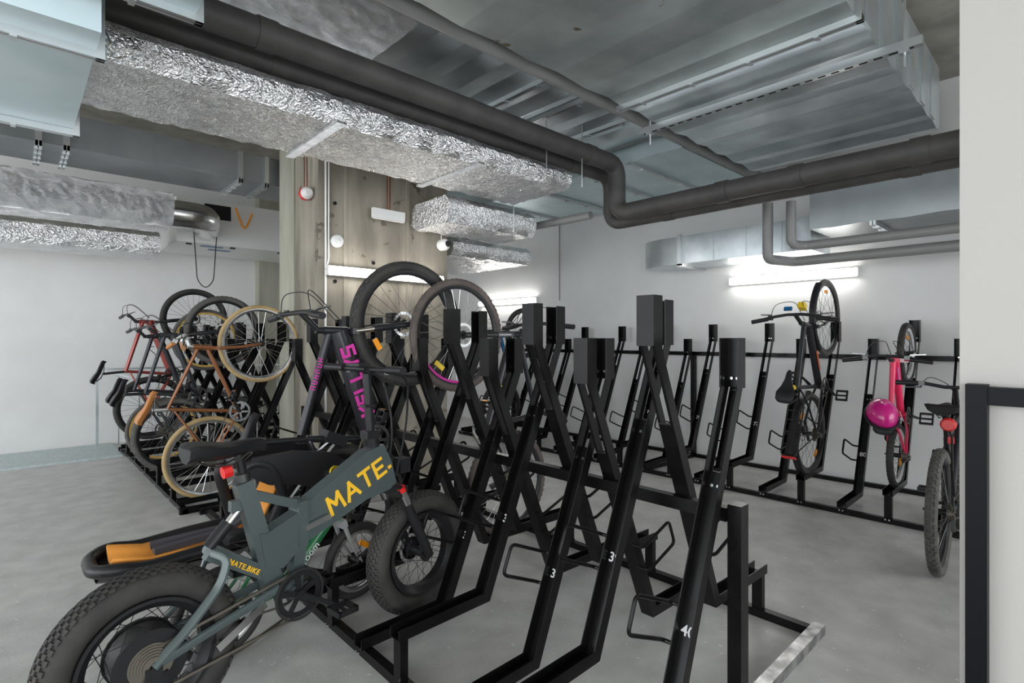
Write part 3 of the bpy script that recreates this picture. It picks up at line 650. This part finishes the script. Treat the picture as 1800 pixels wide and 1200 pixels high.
sw_.build('swing_arm', TEAL, mt, True)
q = MB(); q.tube([(.315, 0, .735), (.26, 0, .675)], .015, 12); so = q.build('shock', ALU, mt, True); MB().tube([(.27, 0, .687), (.20, 0, .612)], .024, 14).build('shock_body', BLK, so, True)
strokes('MATE.', .075, .0075, .32, YELT, mt, along((.69, .665), (.955, .79), -.0372))
text('MATE.BIKE', .027, YELT, mt, along((.225, .575), (.41, .445), -.027), 'small_lettering', .0006, .001, 1.1)
MB().bar((.555, -.05, .60), (.665, -.055, .625), .012, .022).build('hinge_lever', ALU, mt)
fk = MB(); fk.bar((1.03, -.09, .655), (1.03, .09, .655), .05, .05, (0, 0, 1))
for s_ in (-1, 1): fk.tube([(1.035, s_ * .08, .65), (1.10, s_ * .08, .50), (1.20, s_ * .08, .30)], [.012, .026, .022], 12)
fko = fk.build('fork', BLK, mt, True)
for s_ in (-1, 1): MB().tube([(1.03, s_ * .08, .66), (1.11, s_ * .08, .48)], .018, 12).build('stanchion', ALU, fko, True)
MB().tube([(1.02, -.08, .675), (1.03, -.08, .655)], .02, 10).build('lockout_knob', REDP, fko, True)
MB().cbox((1.09, 0, .76), (.06, .06, .07)).build('front_light', BLK, mt)
hb_ = MB(); hb_.tube([(.925, 0, .87), (.905, 0, .95)], .03, 12); hb_.tube([(.905, 0, .95), (.885, 0, 1.22)], .02, 12); hb_.cbox((.905, 0, .935), (.07, .06, .035)); hb_.cbox((.89, 0, 1.07), (.055, .045, .012))
hb_.tube([(.885, 0, 1.22), (.90, 0, 1.235)], .022, 10); hb_.tube([(.86, -.30, 1.245), (.89, -.12, 1.24), (.90, 0, 1.24), (.89, .12, 1.24), (.86, .30, 1.245)], .0125, 10)
ho = hb_.build('handlebar', BLK, mt, True)
for s_ in (-1, 1):
    MB().tube([(.875, s_ * .17, 1.243), (.86, s_ * .30, 1.245)], .018, 10).build('grip', BLK, ho, True)
    l = MB(); l.cbox((.90, s_ * .15, 1.235), (.03, .03, .03)); l.tube([(.90, s_ * .15, 1.235), (.95, s_ * .17, 1.225), (.955, s_ * .27, 1.225)], .006, 6); l.build('brake_lever', DALU, ho)
    MB().tube(fillet([(.91, s_ * .14, 1.23), (1.05, s_ * .1, 1.2), (1.08, s_ * .05, .95), (1.03, s_ * .03, .72)], .12, 6), .006, 6).build('cable', BLK, ho, True)
MB().cbox((.86, .03, 1.262), (.06, .10, .012)).build('display', BLK, ho)
MB().tube([(.335, 0, .80), (.305, 0, .945)], .0175, 12).build('seatpost', BLK, mt, True); MB().tube([(.326, 0, .835), (.32, 0, .865)], .027, 12).build('seat_clamp', DALU, mt, True)
saddle(mt, .12, .41, .985, .17, BLK, .06)
tl = MB().tube([(.275, -.01, .885), (.245, -.01, .88)], .024, 8).build('tail_light', REDP, mt)
cg = MB(); cg.lathe([(.093, -.064), (.093, -.06), (.072, -.06), (.072, -.064)], (.52, 0, .347), 40)
for i in range(5): a = i * 1.2566 + .4; cg.bar((.52, -.062, .347), (.52 + .08 * math.cos(a), -.062, .347 + .08 * math.sin(a)), .006, .022)
cg.tube([(.52, -.085, .347), (.52, .085, .347)], .02, 12); cro = cg.build('crankset', BLK, mt, True); pedals(cro, (.52, .347), -.55, .10, .165)
MB().lathe([(.104, -.070), (.104, -.066), (.094, -.066), (.094, -.070)], (.52, 0, .347), 40).build('chain_guard', DALU, cro)
c = MB(); c.bar((.50, -.062, .44), (0, -.062, .345), .007, .01); c.bar((.50, -.062, .255), (.02, -.062, .20), .007, .01); c.build('chain', CASS, mt)
d = MB(); d.cbox((.02, -.075, .22), (.05, .025, .10)); d.cbox((.0, -.08, .27), (.05, .03, .06)); d.build('derailleur', BLK, mt)
ks = MB().bar((.38, -.06, .36), (.20, -.075, .27), .02, .03).build('kickstand', ALU, mt)
FK = (7, 62, .0055)
wr = wheel(mt, 'rear_wheel', (0, 0, .30), .30, .052, RUB, BLK, 1.05, FK, BLK, True, False, None, .075, 36, .03, .06, .045)
MB().lathe([(.105, -.045), (.105, .045), (.07, .055), (.001, .055)], (0, 0, 0), 28, False).build('hub_motor', BLK, wr, True)
q = MB()
for i in range(8): r0 = .082 - i * .007; q.lathe([(r0, -.050 - i * .005), (r0, -.053 - i * .005), (.012, -.053 - i * .005), (.012, -.050 - i * .005)], (0, 0, 0), 26)
q.build('cassette', CASS, wr)
MB().lathe([(.095, -.046), (.095, -.049), (.02, -.049), (.02, -.046)], (0, 0, 0), 30).build('spoke_guard', MATTE, wr)
wheel(mt, 'front_wheel', (1.20, 0, .30), .30, .052, RUB, BLK, 1.05, FK, BLK, True, False, None, .025, 36, .03, .06, .045)

# --- green kids bicycle behind it
KID = dict(R=.20, wb=.70, bb=(.27, .20), st=(.16, .42), ht=(.53, .58), hb=(.575, .46), saddle=(.13, .52), bar=(.50, .70), fm=GREEN, rt=.018, rd=.03, rs=.015, tr=.022, tm=RUB, barw=.46, sc=.85,
           rimm=ALU, fkm=SILV, disc=False, frefl=[(3.9, ORA), (1.0, ORA)], rrefl=[(2, ORA)], fw=.045, cr=.06, gm=BLK, bm=ALU, sw_=.12)
kd = bike('kids_bike', 'small green kids bicycle standing between the folding bicycle and the rack', KID, (.66, 2.56, 0), (0, 0, R(9)))
text('16', .035, BLK, kd, along((.655, .28), (.675, .23), -.062), 'size_number', .0005)
text('woom', .05, NUMW, kd, along((.30, .24), (.50, .42), -.032), 'lettering', .0006)
bl = MB().lathe([(.03, 0), (.028, .015), (.001, .02)], (.49, -.12, .73), 16, False).build('bell', YEL, kd, True)
MB().tube([(.50, -.17, .70), (.47, -.20, .62), (.45, -.2, .55)], .008, 5).build('streamer', ORA, kd)
# --- bicycles beyond the pillar
BR = dict(R=.34, wb=1.02, bb=(.42, .28), st=(.27, .78), ht=(.80, .80), hb=(.84, .68), saddle=(.235, .93), bar=(.86, .90), fm=BROWN, rt=.014, rd=.016, rs=.0145, tr=.0185, tm=TAN, rimm=ALU, spk=ALU, barw=.56, sweep=.12,
          sm=CORK, gm=CORK, bm=ALU, lm=ALU, crm=ALU, spm=ALU, disc=False, ca=.9, ss=.007, cs=.008)
l_, r_ = slot(1.0, 0, .43, F2[0], .34); bike('road_bike', 'copper-brown steel bicycle with tan tyres and orange leather saddle', BR, l_, r_)
BM = dict(R=.365, wb=1.13, bb=(.43, .33), st=(.30, .76), ht=(.87, .86), hb=(.92, .74), saddle=(.235, .97), bar=(.90, .99), fm=DGREY, rt=.019, rd=.027, rs=.017, tr=.027, tm=RUBG, knob=(3, 50, .003), susp=True, barw=.70, ca=1.2)
l_, r_ = slot(1.0, 0, .43, F2[4], .365); bike('mountain_bike', 'dark grey mountain bicycle between the red and the brown bicycles', BM, l_, r_)
BT = dict(BM); BT.update(R=.345, wb=1.05, tm=RUBG, rimm=mat('yellow_tan_rim', (.62, .40, .10), .6), fm=KBLK, knob=None, tr=.02, susp=False, saddle=(.24, .93), ca=.2)
l_, r_ = slot(1.0, 0, .43, F2[6], .345); bike('city_bike', 'black bicycle with yellow-tan rims, mostly hidden behind the dark mountain bicycle', BT, l_, r_)
RD = dict(BM); RD.update(fm=RED, rd=.038, rt=.022, tm=RUB, knob=None, saddle=(.20, 1.0), barw=.66, ca=2.2, fkm=BLK)
l_, r_ = slot(1.0, LIFT, .43, F2[8], .365); rd_ = bike('mountain_bike', 'red mountain bicycle, farthest one standing up in the rack by the handrail', RD, l_, r_)
q = MB().tube(fillet([(.66, -.03, .62), (.62, -.05, .70), (.60, -.05, .62), (.57, -.05, .56)], .03), .004, 6).build('bottle_cage', BLK, rd_)
# --- bicycles on the rear side of the double rack
NB = dict(BM); NB.update(R=.35, wb=1.08, tm=RUBB, fm=KBLK, fkm=DALU, rimm=BLK, spk=ALU, knob=(3, 60, .003), tr=.022, susp=True, stm=ALU, frefl=[(4.2, YEL)], rrefl=[(2.6, ORA)], crm=ALU)
l_, r_ = slot(2.735, 0, .51, BY[5], .35, True); nb = bike('mountain_bike', 'black and neon yellow bicycle with brownish tyres on the far side of the rack', NB, l_, r_)
MB().tube([(1.08 + .296 * math.cos(R(a)), .0, .35 + .296 * math.sin(R(a))) for a in range(205, 285, 8)], .0135, 6).build('pink_rim_stripe', PINKT, nb)
text('7', .12, NEON, nb, along((.55, .44), (.72, .6), .031) @ Matrix.Rotation(math.pi, 4, 'Y'), 'lettering', .006)
MB().tube([(.25, .06, .62), (.16, .07, .45), (.10, .07, .38)], [.05, .075, .05], 12).build('saddle_bag', mat('brown_cloth', (.055, .045, .04), .85), nb, True)
# --- bicycles on the wall rack
WB = dict(BM); WB.update(tm=RUB, knob=None, fm=BLUE, fkm=BLUE, frefl=[(5.2, ORA)])
l_, r_ = slot(4.81, 0, .43, WS[8], .365); bike('mountain_bike', 'blue bicycle at the far end of the wall rack beside the lit lamp', WB, l_, r_)
TK = dict(R=.35, wb=1.09, bb=(.45, .29), st=(.27, .77), ht=(.80, .86), hb=(.85, .70), saddle=(.20, .99), bar=(.80, 1.05), fm=KBLK, rt=.021, rd=.03, rs=.017, tr=.021, tm=RUBG, susp=True, barw=.66, sweep=.07, rimm=BLK, ca=4.6,
          frefl=[(.4, ORA)], rrefl=[(1.2, ORA), (4.2, ORA)], rimw=.014)
l_, r_ = slot(4.81, LIFT, .43, WT[2], .35); tk = bike('trekking_bike', 'black trekking bicycle with rear carrier standing up on the wall rack', TK, l_, r_)
MB().bar((.56, -.034, .42), (.68, -.034, .56), .002, .03).build('orange_decal', mat('orange_decal', (.6, .12, .03), .4), tk)
fd = MB()
for c0, a0, a1 in (((0, .35), .5, 3.5), ((1.09, .35), 1.0, 2.9)):
    n = 16; V = []
    for i in range(n + 1):
        a = a0 + (a1 - a0) * i / n
        for y, dr in ((-.03, -.012), (-.02, .004), (.02, .004), (.03, -.012)): V.append((c0[0] + (.368 + dr) * math.cos(a), y, c0[1] + (.368 + dr) * math.sin(a)))
    fd.add(V, [(i * 4 + j, i * 4 + j + 1, i * 4 + 5 + j, i * 4 + 4 + j) for i in range(n) for j in range(3)])
fo = fd.build('mudguards', BLK, tk, True)
cr_ = MB(); rect = fillet([(.12, -.06, .74), (-.30, -.06, .74), (-.30, .06, .74), (.12, .06, .74)], .04); cr_.tube(rect, .006, 8); cr_.tube(fillet([(.12, -.06, .74), (.2, 0, .70), (.12, .06, .74)], .03), .006, 8)
for x in (-.2, -.1, 0, .08): cr_.tube([(x, -.06, .74), (x, .06, .74)], .004, 6)
for s_ in (-1, 1): cr_.tube([(-.12, s_ * .06, .74), (.0, s_ * .065, .36)], .005, 6); cr_.tube([(-.26, s_ * .06, .74), (.0, s_ * .065, .36)], .005, 6)
cr_.build('rear_carrier', BLK, tk, True)
MB().tube([(-.28, 0, .70), (-.02, 0, .70)], .045, 12).build('carrier_roll', MATTE, tk, True); MB().box((-.315, -.05, .70), (-.302, .05, .75)).build('tail_reflector', REDP, tk)
MB().cbox((.93, 0, .93), (.05, .05, .07)).build('front_light', YEL, tk); MB().tube([(.24, 0, .85), (.22, 0, .90)], .022, 10).build('yellow_clamp', YEL, tk, True)
MB().cbox((.84, .05, 1.08), (.03, .06, .02)).build('blue_bell', BLUE, tk)
MB().bar((.12, .07, .30), (.02, .11, .02), .02, .02).build('kickstand', BLK, tk)
PK = dict(R=.25, wb=.86, bb=(.33, .25), st=(.20, .55), ht=(.63, .68), hb=(.68, .55), saddle=(.16, .70), bar=(.60, .84), fm=PINK, rt=.021, rd=.026, rs=.017, tr=.024, tm=RUB, barw=.56, sweep=.05, sc=.9, rimm=SILV, fkm=WHITEP,
          disc=False, lm=ALU, cr=.07, ca=4.9, frefl=[(.2, ORA)], rrefl=[(4.6, ORA)], knob=(3, 40, .003), sm=BLK)
l_, r_ = slot(4.81, LIFT, .43, WT[1], .25); pk = bike('kids_bike', 'neon pink kids bicycle with white fork standing up on the wall rack', PK, l_, r_)
MB().bar((.50, -.024, .50), (.60, -.024, .60), .002, .03).build('purple_decal', mat('purple_decal', (.4, .15, .5), .4), pk)
# helmet hanging on the pink bicycle's saddle
M_ = Matrix.Translation(Vector(l_)) @ Matrix.Rotation(-R(67), 4, 'Y')
hc = M_ @ Vector((.16, 0, .80))
hm = empty('bicycle_helmet', hc, (0, R(-35), R(25))); tag(hm, 'magenta kids helmet hanging on the pink bicycle saddle', 'helmet')
V = []; n = 16; rows = 7
for i in range(rows):
    ph = (math.pi / 2 + .15) * i / (rows - 1)
    for j in range(n): a = 2 * math.pi * j / n; V.append((.135 * math.sin(ph) * math.cos(a), .10 * math.sin(ph) * math.sin(a), .105 * math.cos(ph)))
MB().add(V, [(i * n + j, i * n + (j + 1) % n, (i + 1) * n + (j + 1) % n, (i + 1) * n + j) for i in range(rows - 1) for j in range(n)]).build('shell', MAG, hm, True).modifiers.new('t', 'SOLIDIFY').thickness = .015
MB().tube([(.134 * math.cos(2 * math.pi * j / 20), .10 * math.sin(2 * math.pi * j / 20), -.02) for j in range(20)], .012, 8, True).build('black_rim', BLK, hm, True)
MB().tube(fillet([(.08, -.09, -.02), (.03, -.05, -.16), (.03, .05, -.16), (.08, .09, -.02)], .05), .008, 6, flat=.4).build('chin_strap', BLK, hm)
MB().cbox((-.02, -.02, -.06), (.10, .12, .05)).build('black_liner', MATTE, hm); MB().bar((.03, -.1, -.02), (.05, -.03, -.1), .025, .006).build('coral_strap', mat('coral_strap', (.75, .13, .08), .6), hm)
HMT = Matrix.Translation((-.05, -.103, .035)) @ Matrix.Rotation(R(70), 4, 'X')
lb = MB().cbox((0, 0, 0), (.075, .03, .004)); lm_ = lb.mesh('label_patch', NUMW); lm_.transform(HMT); lo = link('label_patch', lm_, hm)
marks(4, .015, .015, BLK, lo, HMT @ Matrix.Translation((0, 0, .003)), 'label_print')
# bicycle standing on the floor by the partition
SB = dict(BM); SB.update(fm=KBLK, tm=RUBG, R=.365, wb=1.10, tr=.030, knob=(4, 56, .004), saddle=(.22, .97), bar=(.72, 1.05), barw=.66, sm=MATTE, sth=.06, sw_=.19, ca=3.3)
sb = bike('mountain_bike', 'black bicycle with fleecy saddle cover and red light beside the partition', SB, (4.0, .60, 0), (0, 0, R(2)))
MB().lathe([(.04, 0), (.04, .02), (.03, .035), (.001, .035)], (0, 0, 0), 16, False).build('tail_light', REDP, sb, True, (.10, -.03, .87)).rotation_euler = (0, 0, R(90))
MB().cbox((.22, -.03, .76), (.03, .03, .04)).build('red_clip', REDP, sb)
MB().tube([(.18, -.02, .84), (.06, -.05, .80), (-.02, -.06, .62), (.08, -.06, .45), (.2, -.04, .5), (.26, -.03, .62)], .006, 6).build('cable_lock', BLK, sb)
MB().prism([(.34, .33), (.50, .30), (.55, .50), (.40, .55)], lambda a, b, q: (a, q, b), .03, .05).build('pale_side_panel', WHITEP, sb)
# chain lying on the floor
lc = MB().tube([(1.06, 2.74, .10), (1.0, 2.70, .012), (.8, 2.58, .012), (.55, 2.47, .012), (.38, 2.37, .012), (.2, 2.36, .012)], .008, 6).build('lock_chain', CASS); tag(lc, 'dull metal lock chain trailing on the floor below the folding bicycle', 'chain')
